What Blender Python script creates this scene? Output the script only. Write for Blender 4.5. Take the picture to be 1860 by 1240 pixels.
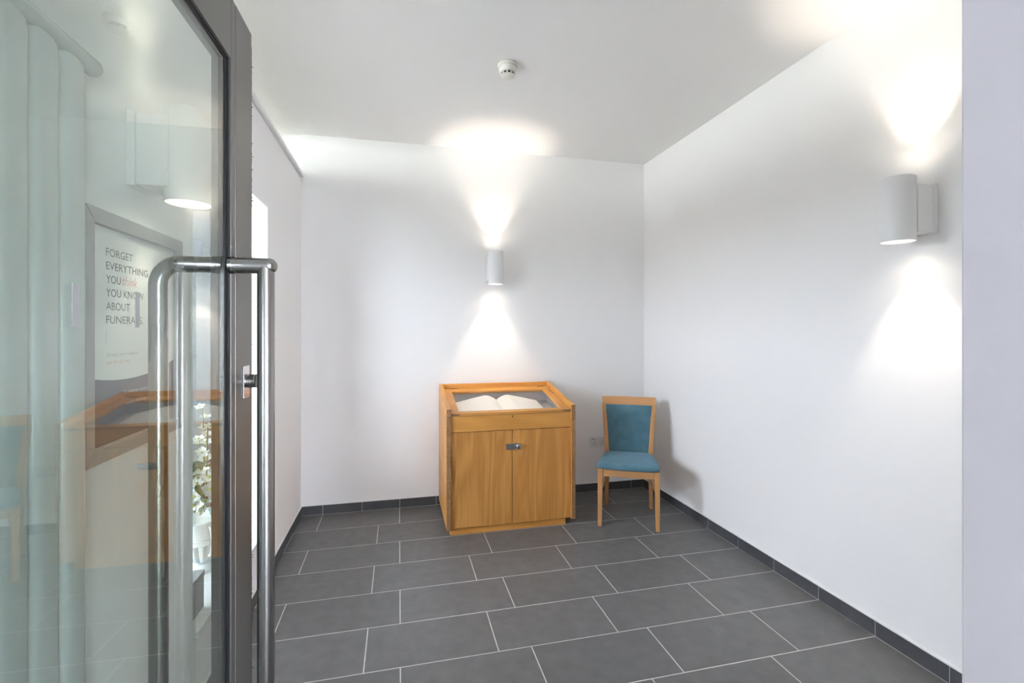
import bpy, bmesh, math, random
from mathutils import Vector, Matrix
random.seed(7)
sc = bpy.context.scene
for o in list(bpy.data.objects): bpy.data.objects.remove(o)
COL = sc.collection
PI = math.pi

# ---------------------------------------------------------------- camera
FPX, HORIZON, YAW, EYE = 860.0, 598.0, math.radians(13.47), 1.385
cd = bpy.data.cameras.new('camera'); cam = bpy.data.objects.new('camera', cd); COL.objects.link(cam)
cd.sensor_width = 36.0; cd.lens = 36.0*FPX/1860.0; cd.shift_y = -(620.0-HORIZON)/1860.0
cd.clip_start = 0.02
cam.location = (0, 0, EYE); cam.rotation_euler = (PI/2, 0, -YAW)
sc.camera = cam

# ---------------------------------------------------------------- light, exposure
w = bpy.data.worlds.new('overcast_sky'); sc.world = w; w.use_nodes = True
bg = w.node_tree.nodes['Background']
bg.inputs[0].default_value = (0.80, 0.855, 1.0, 1); bg.inputs[1].default_value = 31.0
sc.view_settings.view_transform = 'Standard'; sc.view_settings.look = 'None'
sc.view_settings.gamma = 1.0; sc.view_settings.use_curve_mapping = False
sc.view_settings.exposure = 0.32
sc.cycles.use_denoising = True
sc.cycles.max_bounces = 10; sc.cycles.diffuse_bounces = 7; sc.cycles.glossy_bounces = 4
sc.cycles.use_adaptive_sampling = True; sc.cycles.adaptive_threshold = 0.2; sc.cycles.adaptive_min_samples = 16
sc.cycles.transparent_max_bounces = 16; sc.cycles.transmission_bounces = 6
sc.cycles.sample_clamp_indirect = 12.0
LAMP_W = 13.5
# portals in the openings guide the sky light indoors
def portal(name, loc, rot, sx, sy):
    l = bpy.data.lights.new(name, 'AREA'); l.shape = 'RECTANGLE'; l.size = sx; l.size_y = sy; l.cycles.is_portal = True
    o = bpy.data.objects.new(name, l); COL.objects.link(o); o.location = loc; o.rotation_euler = rot
portal('window_portal', (-1.08, 2.37, 1.19), (0, -PI/2, 0), 1.74, 0.98)
portal('clerestory_portal', (-1.08, 2.07, 2.67), (0, -PI/2, 0), 0.32, 3.4)
portal('lobby_portal', (1.4, -3.12, 1.0), (PI/2, 0, 0), 1.0, 2.0)

# ---------------------------------------------------------------- materials
def nmat(name):
    m = bpy.data.materials.new(name); m.use_nodes = True
    nt = m.node_tree; return m, nt, nt.nodes['Principled BSDF'], nt.nodes, nt.links
def plain(name, col, rough=0.5, metal=0.0, spec=0.5, bump=0.0, bscale=200.0):
    m, nt, b, N, L = nmat(name)
    b.inputs['Base Color'].default_value = (*col, 1); b.inputs['Roughness'].default_value = rough
    b.inputs['Metallic'].default_value = metal; b.inputs['Specular IOR Level'].default_value = spec
    if bump:
        t = N.new('ShaderNodeTexCoord'); n = N.new('ShaderNodeTexNoise'); n.inputs['Scale'].default_value = bscale
        bp = N.new('ShaderNodeBump'); bp.inputs['Strength'].default_value = bump; bp.inputs['Distance'].default_value = 0.002
        L.new(t.outputs['Object'], n.inputs['Vector']); L.new(n.outputs['Fac'], bp.inputs['Height']); L.new(bp.outputs['Normal'], b.inputs['Normal'])
    return m
def ramp(N, stops):
    r = N.new('ShaderNodeValToRGB'); e = r.color_ramp.elements
    while len(e) < len(stops): e.new(0.5)
    for k, (p, c) in enumerate(stops): e[k].position = p; e[k].color = (*c, 1)
    return r
def mottled(name, c0, c1, scale=6.0, rough=0.5, stretch=(1, 1, 1), fine=0.0, spec=0.5, rnd=0.0, detail=6):
    m, nt, b, N, L = nmat(name)
    t = N.new('ShaderNodeTexCoord'); mp = N.new('ShaderNodeMapping'); mp.inputs['Scale'].default_value = stretch
    n = N.new('ShaderNodeTexNoise'); n.inputs['Scale'].default_value = scale; n.inputs['Detail'].default_value = detail
    r = ramp(N, [(0.3, c0), (0.7, c1)])
    L.new(t.outputs['Object'], mp.inputs['Vector']); L.new(mp.outputs['Vector'], n.inputs['Vector']); L.new(n.outputs['Fac'], r.inputs['Fac'])
    out = r.outputs['Color']
    if rnd:
        oi = N.new('ShaderNodeObjectInfo'); hs = N.new('ShaderNodeHueSaturation')
        mr = N.new('ShaderNodeMapRange'); mr.inputs['To Min'].default_value = 1-rnd; mr.inputs['To Max'].default_value = 1+rnd
        L.new(oi.outputs['Random'], mr.inputs['Value']); L.new(mr.outputs['Result'], hs.inputs['Value']); L.new(out, hs.inputs['Color']); out = hs.outputs['Color']
        va = N.new('ShaderNodeVectorMath'); va.operation = 'SCALE'; va.inputs[0].default_value = (7.3, 3.1, 5.7)
        ml = N.new('ShaderNodeMath'); ml.operation = 'MULTIPLY'; ml.inputs[1].default_value = 13.0
        L.new(oi.outputs['Random'], ml.inputs[0]); L.new(ml.outputs[0], va.inputs['Scale']); L.new(va.outputs[0], mp.inputs['Location'])
    L.new(out, b.inputs['Base Color'])
    b.inputs['Roughness'].default_value = rough; b.inputs['Specular IOR Level'].default_value = spec
    if fine:
        n2 = N.new('ShaderNodeTexNoise'); n2.inputs['Scale'].default_value = 160; bp = N.new('ShaderNodeBump')
        bp.inputs['Strength'].default_value = fine; bp.inputs['Distance'].default_value = 0.002
        L.new(t.outputs['Object'], n2.inputs['Vector']); L.new(n2.outputs['Fac'], bp.inputs['Height']); L.new(bp.outputs['Normal'], b.inputs['Normal'])
    return m
def wood(name, light, dark, grain='z', rough=0.42, rings=7.0, contrast=1.0, seed=0.0):
    """grain axis: the direction the fibres run (object axes)"""
    m, nt, b, N, L = nmat(name)
    t = N.new('ShaderNodeTexCoord'); oi = N.new('ShaderNodeObjectInfo')
    va = N.new('ShaderNodeVectorMath'); va.operation = 'ADD'
    sv = N.new('ShaderNodeVectorMath'); sv.operation = 'SCALE'; sv.inputs[0].default_value = (3.1+seed, 1.7, 2.3); 
    L.new(oi.outputs['Random'], sv.inputs['Scale']); L.new(t.outputs['Object'], va.inputs[0]); L.new(sv.outputs[0], va.inputs[1])
    mp = N.new('ShaderNodeMapping')
    s = {'x': (0.12, 1, 1), 'y': (1, 0.12, 1), 'z': (1, 1, 0.12)}[grain]
    mp.inputs['Scale'].default_value = s; L.new(va.outputs[0], mp.inputs['Vector'])
    # broad figure
    n1 = N.new('ShaderNodeTexNoise'); n1.inputs['Scale'].default_value = rings; n1.inputs['Detail'].default_value = 2; n1.inputs['Distortion'].default_value = 0.4
    L.new(mp.outputs[0], n1.inputs['Vector'])
    mu = N.new('ShaderNodeMath'); mu.operation = 'MULTIPLY'; mu.inputs[1].default_value = 55.0; L.new(n1.outputs['Fac'], mu.inputs[0])
    sn = N.new('ShaderNodeMath'); sn.operation = 'SINE'; L.new(mu.outputs[0], sn.inputs[0])
    # fine fibres
    mp2 = N.new('ShaderNodeMapping'); mp2.inputs['Scale'].default_value = tuple(0.02 if q < 1 else 1 for q in s); L.new(va.outputs[0], mp2.inputs['Vector'])
    n2 = N.new('ShaderNodeTexNoise'); n2.inputs['Scale'].default_value = 170; n2.inputs['Detail'].default_value = 3; L.new(mp2.outputs[0], n2.inputs['Vector'])
    a = N.new('ShaderNodeMath'); a.operation = 'MULTIPLY_ADD'; a.inputs[1].default_value = 0.20*contrast; L.new(sn.outputs[0], a.inputs[0])
    c = N.new('ShaderNodeMath'); c.operation = 'MULTIPLY_ADD'; c.inputs[1].default_value = 0.9*contrast; c.inputs[2].default_value = 0.5-0.45*contrast
    L.new(n2.outputs['Fac'], c.inputs[0]); L.new(c.outputs[0], a.inputs[2])
    r = ramp(N, [(0.15, dark), (0.85, light)]); L.new(a.outputs[0], r.inputs['Fac'])
    hs = N.new('ShaderNodeHueSaturation'); mr = N.new('ShaderNodeMapRange'); mr.inputs['To Min'].default_value = 0.92; mr.inputs['To Max'].default_value = 1.08
    L.new(oi.outputs['Random'], mr.inputs['Value']); L.new(mr.outputs[0], hs.inputs['Value']); L.new(r.outputs[0], hs.inputs['Color'])
    L.new(hs.outputs[0], b.inputs['Base Color'])
    b.inputs['Roughness'].default_value = rough
    bp = N.new('ShaderNodeBump'); bp.inputs['Strength'].default_value = 0.08; bp.inputs['Distance'].default_value = 0.001
    L.new(n2.outputs['Fac'], bp.inputs['Height']); L.new(bp.outputs[0], b.inputs['Normal'])
    return m
def sheet_glass(name, tint, ior=1.5, rough=0.0):
    m, nt, b, N, L = nmat(name); N.remove(b)
    tr = N.new('ShaderNodeBsdfTransparent'); tr.inputs[0].default_value = (*tint, 1)
    gl = N.new('ShaderNodeBsdfGlossy'); gl.inputs['Roughness'].default_value = rough
    fr = N.new('ShaderNodeFresnel'); fr.inputs['IOR'].default_value = ior
    # fresnel reads inverted on back faces, so feed the sheet the same index from both sides
    geo = N.new('ShaderNodeNewGeometry'); inv = N.new('ShaderNodeMix'); inv.data_type = 'FLOAT'
    inv.inputs[2].default_value = ior; inv.inputs[3].default_value = 1.0/ior
    L.new(geo.outputs['Backfacing'], inv.inputs[0]); L.new(inv.outputs[0], fr.inputs['IOR'])
    mx = N.new('ShaderNodeMixShader'); L.new(fr.outputs[0], mx.inputs[0]); L.new(tr.outputs[0], mx.inputs[1]); L.new(gl.outputs[0], mx.inputs[2])
    L.new(mx.outputs[0], N['Material Output'].inputs['Surface'])
    return m
def emit(name, col, strength):
    m, nt, b, N, L = nmat(name)
    b.inputs['Base Color'].default_value = (*col, 1); b.inputs['Emission Color'].default_value = (*col, 1); b.inputs['Emission Strength'].default_value = strength
    return m
def velvet(name):
    m = M[name]; b = m.node_tree.nodes['Principled BSDF']
    b.inputs['Sheen Weight'].default_value = 0.35; b.inputs['Sheen Roughness'].default_value = 0.4; b.inputs['Sheen Tint'].default_value = (0.55, 0.80, 1.0, 1)
def brushed(name, col, rough=0.22):
    m, nt, b, N, L = nmat(name)
    b.inputs['Base Color'].default_value = (*col, 1); b.inputs['Metallic'].default_value = 1.0
    t = N.new('ShaderNodeTexCoord'); mp = N.new('ShaderNodeMapping'); mp.inputs['Scale'].default_value = (40, 40, 3)
    n = N.new('ShaderNodeTexNoise'); n.inputs['Scale'].default_value = 1.0; mr = N.new('ShaderNodeMapRange')
    mr.inputs['To Min'].default_value = rough-0.02; mr.inputs['To Max'].default_value = rough+0.02
    L.new(t.outputs['Object'], mp.inputs[0]); L.new(mp.outputs[0], n.inputs['Vector']); L.new(n.outputs['Fac'], mr.inputs['Value']); L.new(mr.outputs[0], b.inputs['Roughness'])
    return m

M = {}
M['wall'] = plain('white_wall_paint', (0.90, 0.892, 0.885), 0.75, spec=0.25, bump=0.05, bscale=90)
M['ceiling'] = plain('white_ceiling_paint', (0.90, 0.89, 0.875), 0.85, spec=0.2)
M['jamb'] = plain('pale_grey_jamb_paint', (0.82, 0.80, 0.84), 0.5, spec=0.3)
M['trim'] = plain('white_gloss_trim', (0.78, 0.78, 0.77), 0.35)
M['tile'] = mottled('charcoal_floor_tile', (0.127, 0.128, 0.130), (0.160, 0.161, 0.164), 16.0, 0.42, rnd=0.05, fine=0.05)
M['skirt'] = mottled('charcoal_skirting_tile', (0.066, 0.068, 0.075), (0.09, 0.093, 0.10), 9.0, 0.42, rnd=0.05)
M['grout'] = mottled('pale_grout', (0.56, 0.55, 0.54), (0.66, 0.65, 0.64), 30, 0.85)
M['sealant'] = plain('white_sealant', (0.75, 0.75, 0.75), 0.6)
M['oak_z'] = wood('oak_upright_grain', (0.71, 0.345, 0.088), (0.49, 0.205, 0.043), 'z', contrast=0.9, rings=5.0)
M['oak_x'] = wood('oak_cross_grain', (0.75, 0.365, 0.085), (0.57, 0.245, 0.048), 'x', rings=4.0, contrast=0.7)
M['oak_y'] = wood('oak_depth_grain', (0.75, 0.375, 0.09), (0.58, 0.255, 0.052), 'y', rings=4.0, contrast=0.7)
M['oak_end'] = mottled('oak_end_grain', (0.27, 0.135, 0.055), (0.38, 0.205, 0.085), 60, 0.6, rnd=0.12)
M['beech'] = wood('beech_chair_wood', (0.62, 0.33, 0.135), (0.52, 0.26, 0.095), 'z', rough=0.32, rings=3.0, contrast=0.5)
M['beech_x'] = wood('beech_rail_wood', (0.62, 0.33, 0.135), (0.52, 0.26, 0.095), 'x', rough=0.32, rings=3.0, contrast=0.5)
M['beech_y'] = wood('beech_side_wood', (0.62, 0.33, 0.135), (0.52, 0.26, 0.095), 'y', rough=0.32, rings=3.0, contrast=0.5)
M['teal'] = mottled('teal_upholstery', (0.080, 0.180, 0.235), (0.110, 0.225, 0.29), 14, 0.85, fine=0.35, spec=0.2)
velvet('teal')
M['steel'] = brushed('brushed_steel', (0.38, 0.37, 0.355), 0.27)
M['chrome'] = plain('polished_chrome', (0.62, 0.62, 0.64), 0.15, 1.0)
M['frame'] = plain('dark_bronze_door_metal', (0.17, 0.165, 0.155), 0.38, 0.55)
M['gasket'] = plain('black_rubber_gasket', (0.012, 0.012, 0.014), 0.5)
M['brush'] = plain('grey_brush_fibre', (0.10, 0.095, 0.09), 0.9)
M['glass'] = sheet_glass('door_sheet_glass', (0.93, 0.985, 0.955), 2.2)
M['cglass'] = sheet_glass('case_lid_glass', (0.99, 0.99, 0.99), 1.35)
M['wglass'] = sheet_glass('window_glass', (0.97, 0.985, 0.98), 1.45)
M['dimglass'] = sheet_glass('light_dimming_glass', (0.74, 0.74, 0.67), 1.45)  # tint added to weaken the clerestory light on the back wall
M['etch'] = plain('etched_grey_film', (0.40, 0.41, 0.40), 0.7)
M['lamp'] = plain('white_lamp_metal', (0.85, 0.85, 0.84), 0.5)
M['plastic'] = plain('white_plastic', (0.76, 0.76, 0.74), 0.35)
M['creamplastic'] = plain('cream_plastic', (0.72, 0.71, 0.65), 0.4)
M['dark'] = plain('dark_recess', (0.01, 0.01, 0.01), 0.8)
M['lens'] = emit('warm_lamp_lens', (1.0, 0.93, 0.82), 6.0)
M['paper'] = plain('cream_paper', (0.83, 0.80, 0.74), 0.8, spec=0.2)
M['cover'] = plain('dark_book_cover', (0.06, 0.05, 0.06), 0.6)
M['lining'] = plain('grey_case_lining', (0.36, 0.35, 0.35), 0.9, spec=0.1)
M['pframe'] = plain('grey_poster_frame', (0.40, 0.40, 0.405), 0.42, 0.4)
M['ink'] = plain('dark_grey_ink', (0.085, 0.085, 0.09), 0.7)
M['pink'] = plain('coral_ink', (0.78, 0.40, 0.34), 0.7)
M['inklight'] = plain('pale_ink', (0.62, 0.62, 0.66), 0.7)
M['inkfaint'] = plain('faint_grey_ink', (0.40, 0.40, 0.41), 0.7)
M['rad'] = plain('white_radiator_enamel', (0.72, 0.735, 0.72), 0.22)
M['urn'] = mottled('white_stone_urn', (0.66, 0.68, 0.67), (0.78, 0.79, 0.78), 20, 0.6)
M['petal'] = mottled('white_petal', (0.74, 0.77, 0.76), (0.84, 0.85, 0.82), 30, 0.6)
M['petalblue'] = mottled('pale_blue_petal', (0.50, 0.66, 0.70), (0.66, 0.79, 0.81), 30, 0.6)
M['stamen'] = plain('yellow_green_stamen', (0.45, 0.45, 0.08), 0.6)
M['leaf'] = mottled('green_leaf', (0.035, 0.07, 0.025), (0.08, 0.13, 0.05), 25, 0.5)
M['stem'] = plain('green_stem', (0.10, 0.14, 0.05), 0.6)
M['box'] = plain('pale_grey_card', (0.40, 0.39, 0.41), 0.7)
M['paving'] = mottled('outside_paving', (0.52, 0.51, 0.47), (0.60, 0.59, 0.55), 3, 0.9)
M['canopy'] = plain('canopy_soffit', (0.45, 0.45, 0.43), 0.8)
M['render'] = mottled('grey_blocker_surface', (0.16, 0.16, 0.155), (0.20, 0.20, 0.19), 4, 0.9)
M['winframe'] = plain('grey_window_metal', (0.07, 0.07, 0.075), 0.5, 0.2)

# ---------------------------------------------------------------- helpers
WM = {}          # world matrix of each empty
def empty(name, loc=(0, 0, 0), rz=0.0):
    o = bpy.data.objects.new(name, None); o.empty_display_size = 0.05; COL.objects.link(o)
    o.location = loc; o.rotation_euler = (0, 0, rz)
    WM[o.name] = Matrix.Translation(loc) @ Matrix.Rotation(rz, 4, 'Z'); return o
def tag(o, label=None, cat=None, group=None, kind=None):
    if label: o['label'] = label
    if cat: o['category'] = cat
    if group: o['group'] = group
    if kind: o['kind'] = kind
    return o
def finish(name, bm, mat, parent=None, world=False, smooth=False):
    """links a bmesh as one object; world=True: its coordinates are world ones and get moved into the parent's frame"""
    if world and parent is not None and parent.name in WM:
        bm.transform(WM[parent.name].inverted())
    me = bpy.data.meshes.new(name); bmesh.ops.recalc_face_normals(bm, faces=bm.faces[:]); bm.to_mesh(me); bm.free()
    me.materials.append(M[mat] if isinstance(mat, str) else mat)
    if smooth:
        for p in me.polygons: p.use_smooth = True
        try: me.set_sharp_from_angle(angle=math.radians(35))
        except Exception: pass
    o = bpy.data.objects.new(name, me); COL.objects.link(o)
    if parent is not None:
        o.parent = parent
        if parent.name in WM: WM[o.name] = WM[parent.name]
    return o
def box(x0, x1, y0, y1, z0, z1, bev=0.0, seg=2, bm=None):
    b2 = bmesh.new()
    bmesh.ops.create_cube(b2, size=1.0)
    for v in b2.verts: v.co = Vector(((x0+x1)/2 + v.co.x*(x1-x0), (y0+y1)/2 + v.co.y*(y1-y0), (z0+z1)/2 + v.co.z*(z1-z0)))
    if bev: bmesh.ops.bevel(b2, geom=b2.edges[:], offset=bev, segments=seg, affect='EDGES', profile=0.5)
    return join(bm, b2)
def end_grain(o, mat, axis=1, sign=-1):
    o.data.materials.append(M[mat])
    for p in o.data.polygons:
        if p.normal[axis]*sign > 0.9: p.material_index = 1
    return o
def join(bm, b2):
    if bm is None: return b2
    me = bpy.data.meshes.new('tmp'); b2.to_mesh(me); bm.from_mesh(me); bpy.data.meshes.remove(me); b2.free(); return bm
def prism(pts, axis, a, b, bev=0.0, bm=None):
    """polygon (two coords) swept along an axis from a to b"""
    b2 = bmesh.new()
    def co(p, t):
        return {'x': (t, p[0], p[1]), 'y': (p[0], t, p[1]), 'z': (p[0], p[1], t)}[axis]
    A = [b2.verts.new(co(p, a)) for p in pts]; B = [b2.verts.new(co(p, b)) for p in pts]
    b2.faces.new(A); b2.faces.new(list(reversed(B)))
    n = len(pts)
    for i in range(n): b2.faces.new((A[i], B[i], B[(i+1) % n], A[(i+1) % n]))
    bmesh.ops.recalc_face_normals(b2, faces=b2.faces[:])
    if bev: bmesh.ops.bevel(b2, geom=b2.edges[:], offset=bev, segments=2, affect='EDGES', profile=0.5)
    return join(bm, b2)
def lathe(prof, cx=0, cy=0, seg=32, bm=None, flute=None, axis='z', cap=True):
    b2 = bmesh.new(); rings = []
    for k, (r, z) in enumerate(prof):
        ring = []
        for i in range(seg):
            t = 2*PI*i/seg; rr = r*(1+(flute(t, k) if flute else 0))
            u, v = rr*math.cos(t), rr*math.sin(t)
            c = {'z': (cx+u, cy+v, z), 'y': (cx+u, z, cy+v), 'x': (z, cx+u, cy+v)}[axis]
            ring.append(b2.verts.new(c))
        rings.append(ring)
    for a, b in zip(rings, rings[1:]):
        for i in range(seg):
            j = (i+1) % seg; b2.faces.new((a[i], a[j], b[j], b[i]))
    if cap:
        b2.faces.new(list(reversed(rings[0]))); b2.faces.new(rings[-1])
    return join(bm, b2)
def tube(pts, r, seg=16, bm=None, cap=True):
    """round bar along a polyline; r a number or one per point"""
    b2 = bmesh.new(); pts = [Vector(p) for p in pts]; n = len(pts); rings = []
    up = None
    for i, p in enumerate(pts):
        d = (pts[min(i+1, n-1)] - pts[max(i-1, 0)]).normalized()
        if up is None:
            up = d.orthogonal().normalized()
        up = (up - d*up.dot(d)).normalized(); side = d.cross(up)
        rr = r[i] if isinstance(r, (list, tuple)) else r
        rings.append([b2.verts.new(p + up*rr*math.cos(2*PI*k/seg) + side*rr*math.sin(2*PI*k/seg)) for k in range(seg)])
    for a, b in zip(rings, rings[1:]):
        for k in range(seg):
            j = (k+1) % seg; b2.faces.new((a[k], a[j], b[j], b[k]))
    if cap: b2.faces.new(list(reversed(rings[0]))); b2.faces.new(rings[-1])
    return join(bm, b2)
def grid_surface(f, nu, nv, bm=None):
    b2 = bmesh.new(); V = [[b2.verts.new(f(i/nu, j/nv)) for j in range(nv+1)] for i in range(nu+1)]
    for i in range(nu):
        for j in range(nv): b2.faces.new((V[i][j], V[i+1][j], V[i+1][j+1], V[i][j+1]))
    return join(bm, b2)
def copy_obj(o, parent=None):
    c = o.copy(); COL.objects.link(c); c.parent = parent; return c

# ---------------------------------------------------------------- room dimensions (metres)
XL, XR, YB, YF, ZC = -0.705, 2.102, 3.785, 0.35, 2.835
WT = 0.36                                   # outer wall thickness
LEDGE = 2.51
WY0, WY1, WZ0, WZ1 = 1.883, 2.862, 0.318, 2.058   # window opening in the left wall

# ---------------------------------------------------------------- structure
b = box(XL, XR+WT, YB, YB+WT, -0.05, 3.1)
b = box(XL-WT-0.05, XL, YB+0.022, YB+WT, -0.05, 3.1, bm=b)
tag(finish('wall_back', b, 'wall'), kind='structure')
tag(finish('wall_right', box(XR, XR+WT, 0.03, YB, -0.05, 3.1), 'wall'), kind='structure')
b = box(XL-WT, XL, 0.03, WY0, -0.05, LEDGE)
b = box(XL-WT, XL, WY1, YB+0.022, -0.05, LEDGE, bm=b)
b = box(XL-WT, XL, WY0, WY1, -0.05, WZ0-0.025, bm=b)
b = box(XL-WT, XL, WY0, WY1, WZ1, LEDGE, bm=b)
tag(finish('wall_left', b, 'wall'), kind='structure')
JX, HX, HEAD = 0.556, -0.43, 2.16           # doorway: right jamb, hinge jamb, head
b = box(JX, XR, 0.03, YF, -0.05, 3.1)
b = box(XL, HX, 0.03, YF, -0.05, 3.1, bm=b)
b = box(HX, JX, 0.03, YF, HEAD, 3.1, bm=b)
tag(finish('wall_front', b, 'wall'), kind='structure')
tag(finish('trim_2', box(JX-0.012, JX, 0.03, YF+0.004, 0.0, HEAD, 0.002), 'jamb'), kind='structure')
tag(finish('ceiling', box(XL-WT-0.05, XR, YF, YB+0.022, ZC, ZC+0.15), 'ceiling'), kind='structure')
# white board capping the low left wall
b = box(XL-WT+0.097, XL+0.022, YF, YB-0.001, LEDGE+0.004, LEDGE+0.026, 0.002)
tag(finish('trim_1', b, 'trim'), kind='structure')
# inner sill of the low window
b = box(XL-WT+0.096, XL+0.018, WY0+0.001, WY1-0.001, WZ0-0.024, WZ0, 0.003)
tag(finish('trim_3', b, 'trim'), kind='structure')

# windows: dark metal frames with glass, near the outer face of the wall
def window(name, y0, y1, z0, z1, mull, glass):
    wn = empty(name, (XL-WT+0.05, (y0+y1)/2, z0)); tag(wn, kind='structure')
    x0, x1 = XL-WT+0.0, XL-WT+0.095; f = 0.045
    finish('frame_rail', box(x0, x1, y0, y1, z0, z0+f, 0.003), 'winframe', wn, True)
    finish('frame_rail', box(x0, x1, y0, y1, z1-f, z1, 0.003), 'winframe', wn, True)
    ys = [y0] + mull + [y1-f]
    for y in ys: finish('frame_stile', box(x0, x1, y, y+f, z0+f, z1-f, 0.003), 'winframe', wn, True)
    for a, c in zip(ys, ys[1:]): finish('pane', box(x0+0.02, x0+0.026, a+f, c, z0+f, z1-f), glass, wn, True)
window('window_1', WY0, WY1, WZ0, WZ1, [], 'wglass')
window('window_2', YF, YB+0.02, LEDGE, ZC, [1.45, 2.6], 'dimglass')

# floor: grout bed with single tiles
fl = tag(finish('floor', box(XL, XR, 0.03, YB, -0.05, -0.0006), 'grout'), kind='structure')
RY0, RP, TP, G = 1.6975, 0.2968, 0.5578, 0.0026
tile_full = None
for k in range(-6, 8):
    y0, y1 = RY0+RP*k, RY0+RP*(k+1)
    off = 0.007 if k % 2 == 0 else -0.138
    for j in range(-3, 5):
        x0, x1 = off+TP*j, off+TP*(j+1)
        a0, a1 = max(x0, XL), min(x1, XR); c0, c1 = max(y0, 0.03), min(y1, YB)
        if a1-a0 < 0.01 or c1-c0 < 0.01: continue
        whole = (a0 == x0 and a1 == x1 and c0 == y0 and c1 == y1)
        if whole and tile_full is not None:
            o = bpy.data.objects.new('floor_tile', tile_full); COL.objects.link(o); o.parent = fl; o.location = (x0, y0, 0)
        else:
            bb = box(G, a1-a0-G, G, c1-c0-G, -0.010, 0.0, 0.0004, 1)
            o = finish('floor_tile', bb, 'tile', fl); o.location = (a0, c0, 0)
            if whole: tile_full = o.data
# tile skirting: white sealant strip with single tiles
SH, ST = 0.069, 0.010
def skirting(name, axis, fixed, sign, joints, lo, hi):
    def mk(a, c, t0, t1, z0, z1, bev=0):
        f0, f1 = sorted((fixed+sign*t0, fixed+sign*t1))
        return box(a, c, f0, f1, z0, z1, bev, 1) if axis == 'x' else box(f0, f1, a, c, z0, z1, bev, 1)
    s = tag(finish(name, mk(lo, hi, 0, ST-0.0015, 0, SH+0.0035), 'sealant'), kind='structure')
    e = [lo] + [j for j in joints if lo+0.01 < j < hi-0.01] + [hi]
    for a, c in zip(e, e[1:]):
        finish('skirting_tile', mk(a+0.0012, c-0.0012, 0.0005, ST, 0.0015, SH, 0.0006), 'skirt', s)
rowj = [RY0+RP*k for k in range(-6, 8)]
skirting('baseboard_right', 'y', XR, -1, rowj, YF, YB)
skirting('baseboard_left', 'y', XL, 1, rowj, YF, YB)
skirting('baseboard_back', 'x', YB, -1, [0.009+0.2805*k for k in range(-4, 10)], XL+ST, XR-ST)

# lobby the camera stands in: plain shell, far opening added to light the room
b = box(-1.6, -1.45, -3.0, 0.03, -0.05, 2.9)
b = box(2.6, 2.75, -3.0, 0.03, -0.05, 2.9, bm=b)
b = box(-1.6, XL-WT, 0.03, 0.15, -0.05, 2.9, bm=b)
b = box(XR+WT, 2.75, 0.03, 0.15, -0.05, 2.9, bm=b)
b = box(-1.6, 0.1, -3.1, -3.0, -0.05, 2.9, bm=b)
b = box(1.9, 2.75, -3.1, -3.0, -0.05, 2.9, bm=b)
b = box(0.1, 0.9, -3.1, -3.0, -0.05, 2.0, bm=b)
b = box(0.1, 1.9, -3.1, -3.0, 2.0, 2.9, bm=b)
tag(finish('wall_lobby', b, 'wall'), kind='structure')
tag(finish('ceiling_lobby', box(-1.6, 2.75, -3.1, 0.03, 2.75, 2.9), 'ceiling'), kind='structure')
tag(finish('floor_lobby', box(-1.6, 2.75, -3.1, 0.029, -0.05, -0.001), 'tile'), kind='structure')

# outside: paving, added sky-blocking walls and a covered walkway along the left wall
tag(finish('ground_outside', box(-14, 12, -10, 16, -0.30, -0.06), 'paving'), kind='structure')
b = box(-4.8, XL-WT, -1.0, 9.0, 2.90, 3.15)
tag(finish('roof_canopy', b, 'canopy'), kind='structure')
tag(finish('outside_sky_blocker', box(-7.5, XL-WT-0.02, 5.6, 5.8, -0.06, 2.895), 'render'), kind='structure')  # added beyond the window to block the bright sky
tag(finish('unseen_hedge_blocker', box(-6.0, -5.5, -3.0, 5.59, -0.06, 1.9), 'render'), kind='structure')  # unseen block in place of a hedge, limits the low sky band

# ---------------------------------------------------------------- glass door (opened into the room)
door = empty('door_1', (-0.391, 0.0, 0.0), -math.radians(1.06)); tag(door, 'open glazed door with dark bronze metal frame and steel pull handles', kind='structure')
DF, DB = 0.006, -0.024                       # faces of the leaf, from the glass front (x = 0)
Y0, Y1, GI = 0.385, 1.3144, 1.149              # hinge edge, free edge, glass edge at the closing stile
Z0, Z1, GT, GB = 0.012, 2.1285, 1.977, 0.16
SPLIT, GS, GW = 1.2012, 0.025, 0.011     # joint between the two profiles, gasket widths (upright, level)
def dbox(name, mat, *a, parent=door, bev=0.0015, **k): return finish(name, box(*a, bev), mat, parent)
# closing stile: two profiles with a groove between
dbox('stile', 'frame', DB, DF, GI+GS, SPLIT-0.0015, Z0, Z1)
dbox('stile', 'frame', DB, DF, SPLIT+0.0015, Y1, Z0, Z1)
dbox('stile_core', 'gasket', DB+0.003, DF-0.004, SPLIT-0.002, SPLIT+0.002, Z0, Z1-0.002, bev=0)
dbox('stile', 'frame', DB, DF, Y0, Y0+0.10, Z0, Z1)
dbox('top_rail', 'frame', DB, DF, Y0+0.1005, GI+GS-0.0005, GT+GW, Z1)
dbox('bottom_rail', 'frame', DB, DF, Y0+0.1005, GI+GS-0.0005, Z0, GB-GW)
pane = dbox('pane', 'glass', -0.005, 0.0, Y0+0.096, GI+0.003, GB-0.003, GT+0.003, bev=0)
bb = box(DB-0.001, -0.0055, GI, GI+GS-0.0005, GB, GT)
bb = box(DB-0.001, -0.0055, Y0+0.096, Y0+0.1003, GB, GT, bm=bb)
bb = box(DB-0.001, -0.0055, Y0+0.096, GI+GS-0.0005, GT, GT+GW-0.0003, bm=bb)
bb = box(DB-0.001, -0.0055, Y0+0.096, GI+GS-0.0005, GB-GW+0.0003, GB, bm=bb)
finish('glazing_bead', bb, 'frame', door)
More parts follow.
